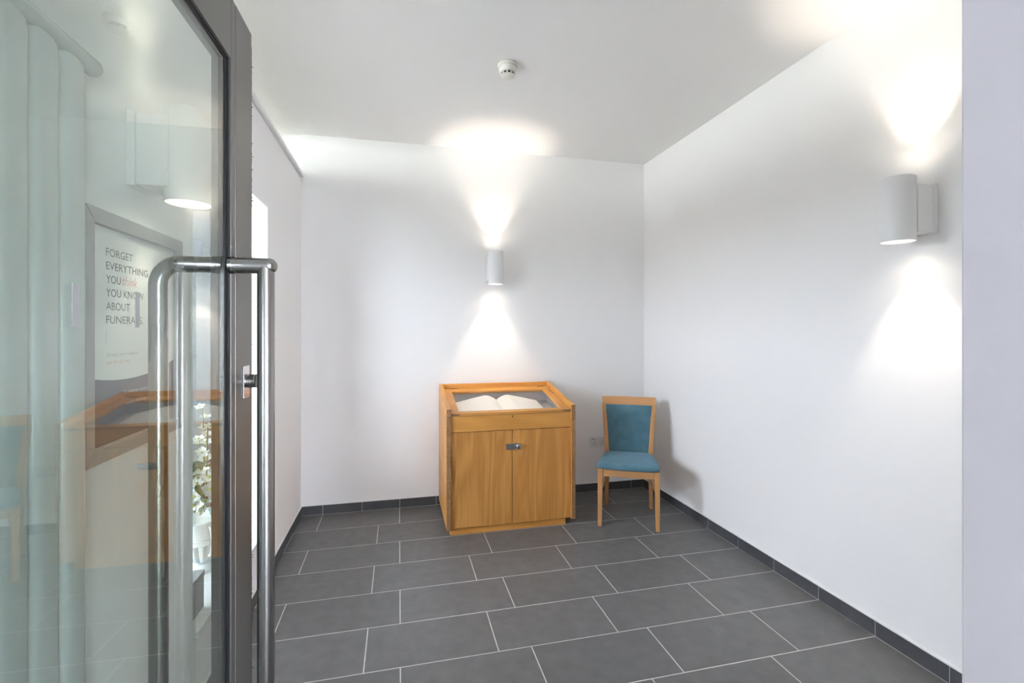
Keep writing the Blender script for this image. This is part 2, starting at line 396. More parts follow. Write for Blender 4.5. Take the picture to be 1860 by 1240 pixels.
# rubber gasket round the glass: flat strip with a raised rib
for wy0, wy1, x1 in ((0.0, GS-0.0004, 0.0022), (GS*0.42, GS*0.72, 0.0050)):
    q = GW/GS
    bb = box(0.0003, x1, GI+wy0, GI+wy1, GB, GT+wy1*q)
    bb = box(0.0003, x1, Y0+0.097, GI+wy1, GT+wy0*q, GT+wy1*q-0.0002, bm=bb)
    bb = box(0.0003, x1, Y0+0.097, GI+wy1, GB-wy1*q+0.0002, GB-wy0*q, bm=bb)
    finish('gasket', bb, 'gasket', door)
# etched manifestation marks on the glass
MARKS = [(0.6765, 0.0060), (0.8099, 0.0055)]
for yc, hw in MARKS:
    finish('etched_mark', box(0.0002, 0.0008, yc-hw, yc+hw, 1.388, 1.440), 'etch', door)
# brush seal along the free edge
bb = box(0.0, DF-0.0005, Y1+0.0002, Y1+0.003, Z0, Z1-0.03)
for i in range(700):
    z = Z0 + (Z1-Z0-0.035)*random.random(); out = random.uniform(-0.0005, 0.0018) + (0.0035 if random.random() < 0.06 else 0)
    v = [bb.verts.new(c) for c in ((DF-0.003, Y1+0.0022, z-0.0015), (DF-0.003, Y1+0.0022, z+0.0015), (DF+out, Y1+0.004, z+random.uniform(-.002, .002)), (DF-0.004, Y1+0.004, z))]
    for t in ((0, 1, 2), (1, 3, 2), (3, 0, 2)): bb.faces.new([v[k] for k in t])
tag(finish('brush_seal', bb, 'brush', door), kind='stuff')
# pull handles, one each side, on a common level
HY, HZ, HZ2, HR = 1.165, 1.527, 0.33, 0.0180
def elbow_path(x_in, x_out, zt, zb, rad, s):
    pts = [(x_in, HY, zt)]
    for k in range(0, 9):
        t = PI/2*k/8; pts.append((x_out - s*rad + s*rad*math.sin(t), HY, zt - rad + rad*math.cos(t)))
    for k in range(0, 9):
        t = PI/2*k/8; pts.append((x_out - s*rad + s*rad*math.cos(t), HY, zb + rad - rad*math.sin(t)))
    pts.append((x_in, HY, zb)); return pts
XFH, XBH = 0.0796, -0.1327
def handle(xin, xo, s, path):
    h = finish('pull_handle', tube(path, HR, 24), 'steel', door, smooth=True)
    for z in (HZ, HZ2):
        c0, c1 = sorted((xin, xin+s*0.012))
        finish('collar', lathe([(HR+0.0012, c0), (HR+0.0012, c1)], HY, z, 24, axis='x'), 'steel', h, smooth=True)
    return h
handle(DB, XBH, -1, elbow_path(DB, XBH, HZ, HZ2, 0.045, -1))
# room side: straight bar with domed top, on posts whose rounded ends show past it
def dome(c, d, r=None):
    c, d = Vector(c), Vector(d); return [c + d*HR*math.sin(PI/2*k/6) for k in range(7)], [HR*max(0.06, math.cos(PI/2*k/6)) for k in range(7)]
p0, r0 = dome((XFH, HY, HZ), (0, 0, 1)); p1, r1 = dome((XFH, HY, HZ2), (0, 0, -1))
h = finish('pull_handle', tube(list(reversed(p1)) + p0, list(reversed(r1)) + r0, 24), 'steel', door, smooth=True)
for z in (HZ, HZ2):
    pe, re = dome((XFH+0.006, HY, z), (1, 0, 0))
    finish('post', tube([(DF, HY, z)] + pe, [HR] + re, 24), 'steel', h, smooth=True)
    finish('collar', lathe([(HR+0.0012, DF), (HR+0.0012, DF+0.014)], HY, z, 24, axis='x'), 'steel', h, smooth=True)
# lock: plate, thumb turn
lk = finish('lock_plate', box(DF, DF+0.004, 1.247, 1.287, 1.2195, 1.297, 0.0018, 3), 'chrome', door)
tt = lathe([(0.0165, DF+0.004), (0.0165, DF+0.022), (0.0150, DF+0.024)], 1.267, 1.260, 20, axis='x')
finish('thumb_turn', tt, 'steel', lk, smooth=True)
finish('thumb_grip', box(DF+0.023, DF+0.040, 1.261, 1.273, 1.2435, 1.2765, 0.003, 2), 'steel', lk)

# ---------------------------------------------------------------- wall lamps (up and down light)
def spot(name, parent, loc, rot, watts, size, blend, col, rad=0.02):
    l = bpy.data.lights.new(name, 'SPOT'); l.energy = watts; l.spot_size = math.radians(size); l.spot_blend = blend
    l.color = col; l.shadow_soft_size = rad
    o = bpy.data.objects.new(name, l); COL.objects.link(o); o.parent = parent; o.location = loc; o.rotation_euler = rot
def wall_lamp(loc, rz, label, power=1.0):
    """local: wall at y = 0, lamp stands off towards -y"""
    t = empty('wall_lamp', loc, rz); tag(t, label, 'lamp', 'white cylinder wall lamps')
    D, R, H0, H1 = -0.125, 0.059, -0.13, 0.13
    prof = [(R-0.004, H0+0.045), (R-0.004, H0+0.001), (R-0.002, H0), (R, H0+0.002), (R, H1-0.002), (R-0.002, H1), (R-0.004, H1-0.001), (R-0.004, H1-0.045)]
    finish('body', lathe(prof, 0, D, 48, cap=True), 'lamp', t, smooth=True)
    finish('wall_plate', box(-0.062, 0.062, -0.020, -0.0005, -0.1, 0.1, 0.002), 'lamp', t)
    finish('arm', box(-0.056, 0.056, D+0.03, -0.0205, -0.096, 0.096, 0.002), 'lamp', t)
    for s in (-1, 1):
        z0, z1 = sorted((s*(0.13-0.040), s*(0.13-0.036)))
        finish('lens', lathe([(0.045, z0), (0.045, z1)], 0, D, 32), 'lens', t)
        rot = (PI, 0, 0) if s > 0 else (0, 0, 0)
        z = s*(0.13-0.033)
        spot('beam', t, (0, D, z), rot, LAMP_W*power*1.2, 70, 0.6, (1.0, 0.87, 0.72), 0.012)
        spot('spill', t, (0, D, z), rot, LAMP_W*power*0.2, 125, 1.0, (1.0, 0.87, 0.72), 0.02)
    return t
LZ = 1.87
wall_lamp((0.744, YB, LZ), 0, 'white cylinder wall lamp above the oak display cabinet')
wall_lamp((XR, 1.509, LZ), -PI/2, 'white cylinder wall lamp on the right wall')
wall_lamp((XL, 1.523, LZ), PI/2, 'white cylinder wall lamp above the framed poster behind the glass door', 0.36)

# ---------------------------------------------------------------- smoke detector, socket
sd = empty('smoke_detector', (0.582, 2.53, ZC)); tag(sd, 'round white smoke detector on the ceiling', 'smoke detector')
finish('base', lathe([(0.052, -0.0005), (0.054, -0.004), (0.054, -0.016), (0.050, -0.018)], 0, 0, 40), 'creamplastic', sd, smooth=True)
finish('body', lathe([(0.047, -0.0185), (0.047, -0.040), (0.044, -0.046), (0.041, -0.047)], 0, 0, 40), 'creamplastic', sd, smooth=True)
finish('dark_chamber', lathe([(0.034, -0.0475), (0.034, -0.060)], 0, 0, 32), 'dark', sd, smooth=True)
bb = None
for k in range(10):
    a = 2*PI*k/10; c, s = math.cos(a), math.sin(a)
    b2 = box(0.033, 0.040, -0.0035, 0.0035, -0.0605, -0.047); b2.transform(Matrix.Rotation(a, 4, 'Z')); bb = join(bb, b2) if bb else b2
finish('cage_rib', bb, 'creamplastic', sd)
finish('cap', lathe([(0.040, -0.0606), (0.040, -0.063), (0.030, -0.070), (0.012, -0.073)], 0, 0, 40), 'creamplastic', sd, smooth=True)
finish('indicator', lathe([(0.004, -0.0725), (0.003, -0.076)], 0.0, -0.012, 12), 'plastic', sd, smooth=True)

so = empty('wall_socket', (1.668, YB, 0.42)); tag(so, 'white double wall socket behind the teal chair', 'socket')
finish('plate', box(-0.073, 0.073, -0.010, -0.0005, -0.041, 0.041, 0.003, 3), 'plastic', so)
for sx in (-1, 1):
    cx = sx*0.036
    finish('switch', box(cx-sx*0.012-0.007, cx-sx*0.012+0.007, -0.0135, -0.0102, 0.012, 0.032, 0.001), 'plastic', so)
    bb = box(cx-0.0025, cx+0.0025, -0.0106, -0.0102, 0.000, 0.008)
    bb = box(cx-0.0145, cx-0.0075, -0.0106, -0.0102, -0.020, -0.0155, bm=bb)
    bb = box(cx+0.0075, cx+0.0145, -0.0106, -0.0102, -0.020, -0.0155, bm=bb)
    finish('pin_holes', bb, 'dark', so)
finish('maker_mark', box(-0.058, -0.038, -0.0106, -0.0102, 0.024, 0.029), 'ink', so)

# ---------------------------------------------------------------- display cabinet
CX0, CX1, CY0, CY1 = 0.309, 1.216, 3.15, 3.762
cab = empty('display_cabinet', ((CX0+CX1)/2, (CY0+CY1)/2, 0)); tag(cab, 'golden oak display cabinet with a sloping glass lid', 'cabinet')
def cpart(name, bm, mat, parent=cab, smooth=False): return finish(name, bm, mat, parent, True, smooth)
PT, SB, ZF, ZBk = 0.029, 0.046, 0.852, 0.956
def ztop(y): return ZF + (ZBk-ZF)*(y-CY0)/(CY1-CY0)
SL = (ZBk-ZF)/(CY1-CY0)
cuts_l = [SB, 0.132, 0.186, 0.252, 0.322, 0.382, 0.466, 0.534, 0.60, 0.676, 0.742, 0.80]
for side, (a, c) in enumerate(((CX0, CX0+PT), (CX1-PT, CX1))):
    zs = [z + (0.012 if side and 0 < k else 0)*(k % 3 - 1) for k, z in enumerate(cuts_l)]
    for k in range(len(zs)):
        z0 = zs[k]; last = k == len(zs)-1
        if last: pts = [(CY0, z0+0.001), (CY1, z0+0.001), (CY1, ztop(CY1)), (CY0, ztop(CY0))]
        else: pts = [(CY0, z0+0.001), (CY1, z0+0.001), (CY1, zs[k+1]-0.001), (CY0, zs[k+1]-0.001)]
        end_grain(cpart('side_board', prism(pts, 'x', a, c, 0.0012), 'oak_y'), 'oak_end')
    bb = None
    for z in zs[1:]:
        for dx, dz in ((0.30, 0.006), (0.72, 0.004)):
            b2 = lathe([(0.0022, CY0-0.0004), (0.0022, CY0+0.002)], a+PT*dx, z+dz, 8, axis='y'); bb = join(bb, b2) if bb else b2
    tag(cpart('nail_holes', bb, 'cover'), kind='stuff')
IX0, IX1 = CX0+PT, CX1-PT
cpart('plinth', box(IX0+0.001, 1.156, 3.19, CY1-0.02, 0.0, SB+0.002, 0.001), 'oak_x')
cpart('base_board', box(IX0+0.0005, IX1-0.0005, 3.172+0.02, CY1-0.03, SB+0.0025, SB+0.02), 'oak_x')
cpart('back_panel', box(IX0+0.0005, IX1-0.0005, CY1-0.026, CY1, SB, ztop(CY1-0.013), 0.0012), 'oak_x')
DY = 3.168; XM = 0.760
for a, c in ((IX0+0.002, XM-0.0017), (XM+0.0017, IX1-0.002)):
    d = cpart('door', box(a, c, DY, DY+0.02, SB+0.006, 0.6925, 0.0012), 'oak_z')
    if a < XM-0.1:
        lkc = cpart('lock_body', box(0.716, 0.779, DY-0.016, DY-0.0003, 0.563, 0.603, 0.002), 'chrome', d)
        lkc['label'] = 'chrome sliding cabinet lock'
    else:
        cpart('lock_catch', box(0.780, 0.818, DY-0.014, DY-0.0003, 0.562, 0.602, 0.002), 'chrome', d)
        cpart('lock_cylinder', lathe([(0.013, DY-0.014), (0.013, DY-0.027), (0.0105, DY-0.029)], 0.799, 0.582, 20, axis='y'), 'chrome', d, True)
        cpart('key_slot', box(0.7975, 0.8005, DY-0.0296, DY-0.0288, 0.575, 0.589), 'dark', d)
fas = cpart('fascia', box(IX0+0.0015, IX1-0.0015, DY-0.006, DY+0.016, 0.6965, 0.8035, 0.0012), 'oak_x')
kh = lathe([(0.0042, DY-0.0068), (0.0042, DY-0.004)], 0.761, 0.790, 12, axis='y')
kh = box(0.7592, 0.7628, DY-0.0068, DY-0.004, 0.778, 0.790, bm=kh)
cpart('keyhole', kh, 'dark', fas)
# lid: frame of four rails with glass, sloping with the sides
LT = 0.016
def lz(y): return 0.8200 + SL*(y-CY0)         # top face of the lid
LY0, LY1 = CY0+0.008, CY1-0.030
GX0, GX1, GY0, GY1 = 0.398, 1.124, 3.204, 3.652
def slab(x0, x1, y0, y1, t0=0.0, t1=LT, bev=0.001):
    return prism([(y0, lz(y0)-t1), (y1, lz(y1)-t1), (y1, lz(y1)-t0), (y0, lz(y0)-t0)], 'x', x0, x1, bev)
lid = empty('lid', ((CX0+CX1)/2, (CY0+CY1)/2, 0)); lid.parent = cab; lid.location = (0, 0, 0)
def lpart(n, bm, mat): return finish(n, bm, mat, lid, True)
WM['lid'] = WM[cab.name]
end_grain(lpart('lid_stile', slab(IX0+0.002, GX0, LY0, LY1), 'oak_y'), 'oak_end')
end_grain(lpart('lid_stile', slab(GX1, IX1-0.002, LY0, LY1), 'oak_y'), 'oak_end')
lpart('lid_rail', slab(GX0+0.0004, GX1-0.0004, LY0, GY0), 'oak_x')
lpart('lid_rail', slab(GX0+0.0004, GX1-0.0004, GY1, LY1), 'oak_x')
lpart('lid_glass', slab(GX0-0.004, GX1+0.004, GY0-0.004, GY1+0.004, 0.007, 0.011, 0), 'cglass')
for hx in (0.395, 1.105): lpart('hinge', slab(hx, hx+0.06, LY1-0.012, LY1+0.001, -0.0016, 0.0005, 0), 'steel')
lpart('lid_stay', tube([(1.1865, 3.675, lz(3.675)+0.020), (1.175, 3.640, lz(3.64)+0.004), (1.170, 3.600, lz(3.6)+0.0025), (1.178, 3.545, lz(3.545)+0.003), (1.1865, 3.520, lz(3.52)+0.008)], 0.0011, 6), 'cover')
# lined tray under the glass
def tz(y): return 0.705 + SL*(y-CY0)
t0, t1 = DY+0.017, CY1-0.027
tb = prism([(t0, tz(t0)-0.012), (t1, tz(t1)-0.012), (t1, tz(t1)), (t0, tz(t0))], 'x', IX0+0.001, IX1-0.001)
cpart('tray_floor', tb, 'lining')
for a, c in ((IX0+0.001, IX0+0.008), (IX1-0.008, IX1-0.001)):
    cpart('tray_side', prism([(t0, tz(t0)), (t1, tz(t1)), (t1, lz(t1)-LT-0.0005), (t0, lz(t0)-LT-0.0005)], 'x', a, c), 'lining')
cpart('tray_back', prism([(t1-0.006, tz(t1-.006)), (t1, tz(t1)), (t1, lz(t1)-LT-0.0005), (t1-0.006, lz(t1-.006)-LT-0.0005)], 'x', IX0+0.0085, IX1-0.0085), 'lining')
# open book lying in the tray
bk = empty('open_book', (0.733, 3.40, tz(3.40))); tag(bk, 'open book with blank cream pages under the glass lid', 'book')
BXc, BW, BY0, BY1 = 0.742, 0.325, 3.20, 3.628
def page_h(u):   # u 0 at the gutter, 1 at the fore edge
    return (0.046 + 0.036*math.sin(min(1, u/0.27)*PI/2)**0.9) if u < 0.27 else 0.082 - 0.052*((u-0.27)/0.73)**1.1
for s in (-1, 1):
    pts = []; n = 24
    for i in range(n+1):
        u = i/n; pts.append((BXc + s*(0.0006+BW*u*(1 if s > 0 else 1.02)), page_h(u)))
    bb = bmesh.new()
    rows = []
    for y in (BY0, BY1):
        top = [bb.verts.new((x, y, tz(y)+0.004+h)) for x, h in pts]; bot = [bb.verts.new((x, y, tz(y)+0.0042)) for x, h in pts]; rows.append((top, bot))
    (ta, ba), (tb_, bb_) = rows
    for i in range(n):
        bb.faces.new((ta[i], ta[i+1], tb_[i+1], tb_[i])); bb.faces.new((ba[i], bb_[i], bb_[i+1], ba[i+1]))
        bb.faces.new((ta[i], ba[i], ba[i+1], ta[i+1])); bb.faces.new((tb_[i], tb_[i+1], bb_[i+1], bb_[i]))
    for i in (0, n): bb.faces.new((ta[i], tb_[i], bb_[i], ba[i]))
    finish('page_block', bb, 'paper', bk, True, True)
cy0, cy1 = BY0-0.004, BY1+0.004
finish('cover', prism([(cy0, tz(cy0)+0.0004), (cy1, tz(cy1)+0.0004), (cy1, tz(cy1)+0.0036), (cy0, tz(cy0)+0.0036)], 'x', BXc-BW*1.02-0.008, BXc+BW+0.008), 'cover', bk, True)

# ---------------------------------------------------------------- chair
ch = empty('dining_chair', (1.652, 3.202, 0), math.radians(-27.5)); tag(ch, 'beech dining chair with teal seat and back by the corner', 'chair')
def chpart(n, bm, mat, smooth=False): return finish(n, bm, mat, ch, False, smooth)
def taper(p0, p1, s0, s1, bev=0.003, mid=None):
    """square bar through points with (wx, wy) sections"""
    secs = [(p0, s0)] + (mid or []) + [(p1, s1)]
    b2 = bmesh.new(); rings = []
    for (x, y, z), (wx, wy) in secs:
        rings.append([b2.verts.new((x+sx*wx/2, y+sy*wy/2, z)) for sx, sy in ((-1, -1), (1, -1), (1, 1), (-1, 1))])
    for a, c in zip(rings, rings[1:]):
        for k in range(4): b2.faces.new((a[k], a[(k+1) % 4], c[(k+1) % 4], c[k]))
    b2.faces.new(list(reversed(rings[0]))); b2.faces.new(rings[-1])
    bmesh.ops.recalc_face_normals(b2, faces=b2.faces[:])
    ed = [e for e in b2.edges if abs((e.verts[0].co-e.verts[1].co).z) > 0.05]
    bmesh.ops.bevel(b2, geom=ed, offset=bev, segments=2, affect='EDGES', profile=0.5)
    return b2
SZ = 0.405                                   # top of the seat frame
for s in (-1, 1):
    chpart('front_leg', taper((s*0.196, -0.205, 0), (s*0.192, -0.20, SZ), (0.026, 0.028), (0.037, 0.038)), 'beech', True)
    chpart('back_post', taper((s*0.170, 0.213, 0), (s*0.191, 0.262, 0.795), (0.026, 0.030), (0.032, 0.022), 0.003,
        mid=[((s*0.163, 0.180, 0.25), (0.032, 0.036)), ((s*0.163, 0.175, 0.42), (0.034, 0.036)), ((s*0.172, 0.192, 0.55), (0.034, 0.030))]), 'beech', True)
    b2 = taper((0, 0, 0), (0, 0, 1), (0.022, 0.05), (0.022, 0.05))
    p0, p1 = Vector((s*0.19, -0.182, 0.378)), Vector((s*0.166, 0.157, 0.378)); b2.free()
    bb = bmesh.new(); V = []
    for p in (p0, p1):
        V.append([bb.verts.new((p.x+dx, p.y, p.z+dz)) for dx, dz in ((-.011, -.026), (.011, -.026), (.011, .026), (-.011, .026))])
    for k in range(4): bb.faces.new((V[0][k], V[0][(k+1) % 4], V[1][(k+1) % 4], V[1][k]))
    bb.faces.new(V[0]); bb.faces.new(V[1]); chpart('side_rail', bb, 'beech_y')
    bb = bmesh.new(); V = []
    for p in (Vector((s*0.193, -0.19, 0.245)), Vector((s*0.165, 0.168, 0.245))):
        V.append([bb.verts.new((p.x+dx, p.y, p.z+dz)) for dx, dz in ((-.008, -.011), (.008, -.011), (.008, .011), (-.008, .011))])
    for k in range(4): bb.faces.new((V[0][k], V[0][(k+1) % 4], V[1][(k+1) % 4], V[1][k]))
    bb.faces.new(V[0]); bb.faces.new(V[1]); chpart('stretcher', bb, 'beech_y')
chpart('front_rail', box(-0.173, 0.173, -0.214, -0.192, SZ-0.052, SZ, 0.002), 'beech_x')
chpart('back_rail', box(-0.146, 0.146, 0.165, 0.185, SZ-0.052, SZ, 0.002), 'beech_x')
# curved top rail
def arc_y(x, y): return y + 0.018*(1-(x/0.21)**2)
bb = bmesh.new(); n = 16; rings = []
for i in range(n+1):
    x = -0.206+0.412*i/n
    rings.append([bb.verts.new((x*(1 if z > 0.8 else 0.975), arc_y(x, y), z)) for y, z in ((0.246, 0.786), (0.272, 0.790), (0.281, 0.850), (0.257, 0.850))])
for a, c in zip(rings, rings[1:]):
    for k in range(4): bb.faces.new((a[k], a[(k+1) % 4], c[(k+1) % 4], c[k]))
bb.faces.new(rings[0]); bb.faces.new(rings[-1]); bmesh.ops.recalc_face_normals(bb, faces=bb.faces[:])
bmesh.ops.bevel(bb, geom=[e for e in bb.edges if abs(e.verts[0].co.x-e.verts[1].co.x) > 0.01], offset=0.003, segments=2, affect='EDGES')
chpart('top_rail', bb, 'beech_x', True)
# padded back panel
bb = bmesh.new(); nu, nv = 14, 18
def padface(front):
    V = []
    for i in range(nu+1):
        col = []
        for j in range(nv+1):
            u, v = i/nu*2-1, j/nv; z = 0.408+0.380*v
            hw = 0.147 + (0.1755-0.147)*v; x = u*hw
            yb = 0.180 + (0.246-0.180)*v**1.15
            edge = (1-abs(u)**4)*(1-abs(2*v-1)**6)
            y = yb + 0.012*(1-u*u)*v + (-0.004-0.017*edge if front else 0.010+0.003*edge)
            col.append(bb.verts.new((x, y, z)))
        V.append(col)
    for i in range(nu):
        for j in range(nv): bb.faces.new((V[i][j], V[i+1][j], V[i+1][j+1], V[i][j+1]))
    return V
A, B2 = padface(True), padface(False)
for i in range(nu):
    for j in (0, nv): bb.faces.new((A[i][j], A[i+1][j], B2[i+1][j], B2[i][j]))
for j in range(nv):
    for i in (0, nu): bb.faces.new((A[i][j], A[i][j+1], B2[i][j+1], B2[i][j]))
chpart('backrest', bb, 'teal', True)
# padded seat: wider at the front, rounded edge
bb = bmesh.new(); nu, nv = 24, 24; ru = []
def seat_pt(u, v, h):
    # u, v in -1..1, v = -1 front
    t = (v+1)/2; hw = 0.224 + (0.176-0.224)*t; sq = 0.90
    k = 1.0
    x = u*hw; y = -0.238 + (0.178+0.238)*t
    return Vector((x, y - 0.010*(1-u*u)*(1-t), h))
def se(a, p): return 1-abs(a)**p
layers = [(0.93, 0.0005), (0.985, 0.006), (1.0, 0.016), (0.985, 0.027)]
V = []
loops = []
N_ = 64
def outline(s):
    pts = []
    for k in range(N_):
        a = 2*PI*k/N_; c, d = math.cos(a), math.sin(a); p = 0.25
        u = math.copysign(abs(c)**p, c); v = math.copysign(abs(d)**p, d)
        pts.append((u*s, v*s))
    return pts
for s, h in layers:
    loops.append([bb.verts.new(seat_pt(u, v, SZ+h)) for u, v in outline(s)])
for s in (0.93, 0.82, 0.66, 0.46, 0.24):
    h = 0.033 + 0.014*(1-(s)**2)
    loops.append([bb.verts.new(seat_pt(u, v, SZ+h)) for u, v in outline(s)])
for a, c in zip(loops, loops[1:]):
    for k in range(N_): bb.faces.new((a[k], a[(k+1) % N_], c[(k+1) % N_], c[k]))
bb.faces.new(loops[-1]); bb.faces.new(list(reversed(loops[0])))
chpart('seat', bb, 'teal', True)

# ---------------------------------------------------------------- framed poster on the left wall
PY0, PY1, PZ0, PZ1 = 1.244, 1.734, 1.07, 1.668
po = empty('framed_poster', (XL, (PY0+PY1)/2, PZ0)); tag(po, 'grey framed poster with printed slogan seen through the glass door', 'poster')
def ppart(n, bm, mat, parent=po, s=False): return finish(n, bm, mat, parent, True, s)
fw, fx0, fx1 = 0.036, XL+0.0008, XL+0.028
# mitred snap frame
def mitre(c, sgn, vertical):
    return None
def rail(p):    # four corner points (y,z) of a mitred length
    return prism(p, 'x', fx0, fx1, 0.002)
ppart('frame_rail', rail([(PY0, PZ0), (PY1, PZ0), (PY1-fw, PZ0+fw), (PY0+fw, PZ0+fw)]), 'pframe')
ppart('frame_rail', rail([(PY0, PZ1), (PY0+fw, PZ1-fw), (PY1-fw, PZ1-fw), (PY1, PZ1)]), 'pframe')
ppart('frame_rail', rail([(PY0, PZ0), (PY0+fw, PZ0+fw), (PY0+fw, PZ1-fw), (PY0, PZ1)]), 'pframe')
ppart('frame_rail', rail([(PY1, PZ0), (PY1, PZ1), (PY1-fw, PZ1-fw), (PY1-fw, PZ0+fw)]), 'pframe')
px = XL+0.015
ppart('backing', box(XL+0.001, px-0.001, PY0+0.005, PY1-0.005, PZ0+0.005, PZ1-0.005), 'plastic')
# the print: white sheet, slate foot with a curved upper edge
pm, nt, pb, N, L = nmat('poster_print')
tc = N.new('ShaderNodeTexCoord'); sx = N.new('ShaderNodeSeparateXYZ'); L.new(tc.outputs['Object'], sx.inputs[0])
yy = N.new('ShaderNodeMath'); yy.operation = 'ADD'; yy.inputs[1].default_value = 0.04; L.new(sx.outputs['Y'], yy.inputs[0])
sq = N.new('ShaderNodeMath'); sq.operation = 'POWER'; sq.inputs[1].default_value = 2.0; L.new(yy.outputs[0], sq.inputs[0])
ed = N.new('ShaderNodeMath'); ed.operation = 'MULTIPLY_ADD'; ed.inputs[1].default_value = 0.55; ed.inputs[2].default_value = 0.186; L.new(sq.outputs[0], ed.inputs[0])
lt = N.new('ShaderNodeMath'); lt.operation = 'LESS_THAN'; L.new(sx.outputs['Z'], lt.inputs[0]); L.new(ed.outputs[0], lt.inputs[1])
mixc = N.new('ShaderNodeMix'); mixc.data_type = 'RGBA'; mixc.inputs[6].default_value = (0.80, 0.80, 0.78, 1); mixc.inputs[7].default_value = (0.075, 0.075, 0.105, 1)
L.new(lt.outputs[0], mixc.inputs[0]); L.new(mixc.outputs[2], pb.inputs['Base Color']); pb.inputs['Roughness'].default_value = 0.5
M['print'] = pm
pr = ppart('print', box(px-0.0008, px, PY0+fw-0.004, PY1-fw+0.004, PZ0+fw-0.004, PZ1-fw+0.004), 'print')
def text_mesh(s, size, mat, y, z, width=None, shear=0.0, parent=pr, name='lettering'):
    c = bpy.data.curves.new('t', 'FONT'); c.body = s; c.size = size; c.shear = shear; c.resolution_u = 3
    o = bpy.data.objects.new('t', c); COL.objects.link(o)
    bpy.context.view_layer.update()
    me = bpy.data.meshes.new_from_object(o.evaluated_get(bpy.context.evaluated_depsgraph_get()))
    bpy.data.objects.remove(o)
    xs = [v.co.x for v in me.vertices]; w0 = max(xs)-min(xs); k = (width/w0) if width else 1.0; x0 = min(xs)
    R = WM[po.name].inverted()
    for v in me.vertices:
        v.co = R @ Vector((px+0.0003, y+(v.co.x-x0)*k, z+v.co.y))
    me.materials.append(M[mat]); me.name = name
    q = bpy.data.objects.new(name, me); COL.objects.link(q); q.parent = parent; return q
TY, TZ0, TS, CAP = 1.346, 1.5645, 0.0330, 0.0278
for k, (s, wd) in enumerate((('FORGET', 0.118), ('EVERYTHING', 0.196), ('YOU', 0.062), ('YOU KNOW', 0.174), ('ABOUT', 0.104), ('FUNERALS.', 0.172))):
    text_mesh(s, CAP, 'ink', TY, TZ0-TS*k, wd)
text_mesh('think', 0.034, 'pink', TY+0.070, TZ0-TS*2, 0.072, 0.35)
text_mesh('We want you to celebrate', 0.0125, 'inkfaint', TY, 1.318, 0.145)
text_mesh('your life, your way', 0.0125, 'pink', TY, 1.300, 0.105, 0.2)
text_mesh('To discover more about', 0.0125, 'inklight', TY+0.075, 1.218, 0.15)
text_mesh('contact planning your own', 0.0125, 'inklight', TY+0.085, 1.190, 0.16)
ppart('ruled_line', box(px+0.0001, px+0.0003, TY, TY+0.0012, 1.345, 1.385), 'inkfaint', pr)

# ---------------------------------------------------------------- tall column radiator behind the door
ra = empty('column_radiator', (XL, 1.02, 0.16)); tag(ra, 'tall white column radiator with round top pipe behind the glass door', 'radiator')
RX = XL+0.052
PITCH = 0.0790
for k in range(5):
    yc = 1.1500 - PITCH*k; hw, hd = 0.0355, 0.020
    ring = []
    nseg = 24
    def sec(s):
        return [(RX-0.004+s*hd*math.copysign(abs(math.cos(2*PI*i/nseg))**0.75, math.cos(2*PI*i/nseg)), yc+s*hw*math.copysign(abs(math.sin(2*PI*i/nseg))**0.6, math.sin(2*PI*i/nseg))) for i in range(nseg)]
    bb = bmesh.new(); L_ = []
    for s, z in ((0.75, 0.172), (0.95, 0.178), (1, 0.19), (1, 1.915), (0.95, 1.932), (0.75, 1.942)):
        L_.append([bb.verts.new((x, y, z)) for x, y in sec(s)])
    for a, c in zip(L_, L_[1:]):
        for i in range(nseg): bb.faces.new((a[i], a[(i+1) % nseg], c[(i+1) % nseg], c[i]))
    bb.faces.new(L_[0]); bb.faces.new(L_[-1])
    finish('column', bb, 'rad', ra, True, True)
for z in (1.958, 0.158):
    e = [(RX, 1.236, z), (RX, 1.233, z), (RX, 1.226, z), (RX, 0.80, z), (RX, 0.793, z), (RX, 0.79, z)]
    finish('header_pipe', tube(e, [0.009, 0.016, 0.019, 0.019, 0.016, 0.009], 20), 'rad', ra, True, True)
for z in (0.5, 1.6): finish('bracket', box(XL+0.0005, RX-0.02, 0.99, 1.03, z-0.02, z+0.02), 'rad', ra, True)

# ---------------------------------------------------------------- urn and flowers on the window sill
UX, UY = -0.852, 2.372
urn = empty('flower_urn', (UX, UY, WZ0)); tag(urn, 'white fluted urn standing on the window sill', 'urn')
fl_ = lambda t, k: (0.055*math.cos(16*t) if k in (5, 6, 7, 8) else 0.0)
prof = [(0.062, 0.0005), (0.062, 0.014), (0.050, 0.020), (0.034, 0.032), (0.034, 0.042), (0.045, 0.052), (0.072, 0.085), (0.086, 0.115), (0.090, 0.130), (0.088, 0.142), (0.080, 0.150), (0.084, 0.200), (0.100, 0.226), (0.104, 0.232), (0.100, 0.238), (0.090, 0.234), (0.078, 0.205), (0.02, 0.195)]
finish('bowl', lathe(prof, 0, 0, 96, flute=fl_), 'urn', urn, smooth=True)
for r, z in ((0.0905, 0.136), (0.083, 0.152)):
    pts = [(r*math.cos(2*PI*i/48), r*math.sin(2*PI*i/48), z) for i in range(49)]
    finish('band', tube(pts, 0.004, 8, cap=False), 'urn', urn, smooth=True)
for a0 in (-0.9, PI-0.9):
    pts = []
    for i in range(15):
        t = i/14; ang = PI*(0.62-1.24*t); rr = 0.088+0.030*max(0, math.cos(ang*0.8)); z = 0.150+0.062*math.sin(ang*0.8)
        pts.append((rr*math.cos(a0), rr*math.sin(a0), z))
    finish('handle', tube(pts, 0.006, 10), 'urn', urn, smooth=True)
fa = empty('flower_arrangement', (UX, UY, WZ0+0.20)); tag(fa, 'white orchids and pale blue hydrangea arranged in the urn', 'flowers')
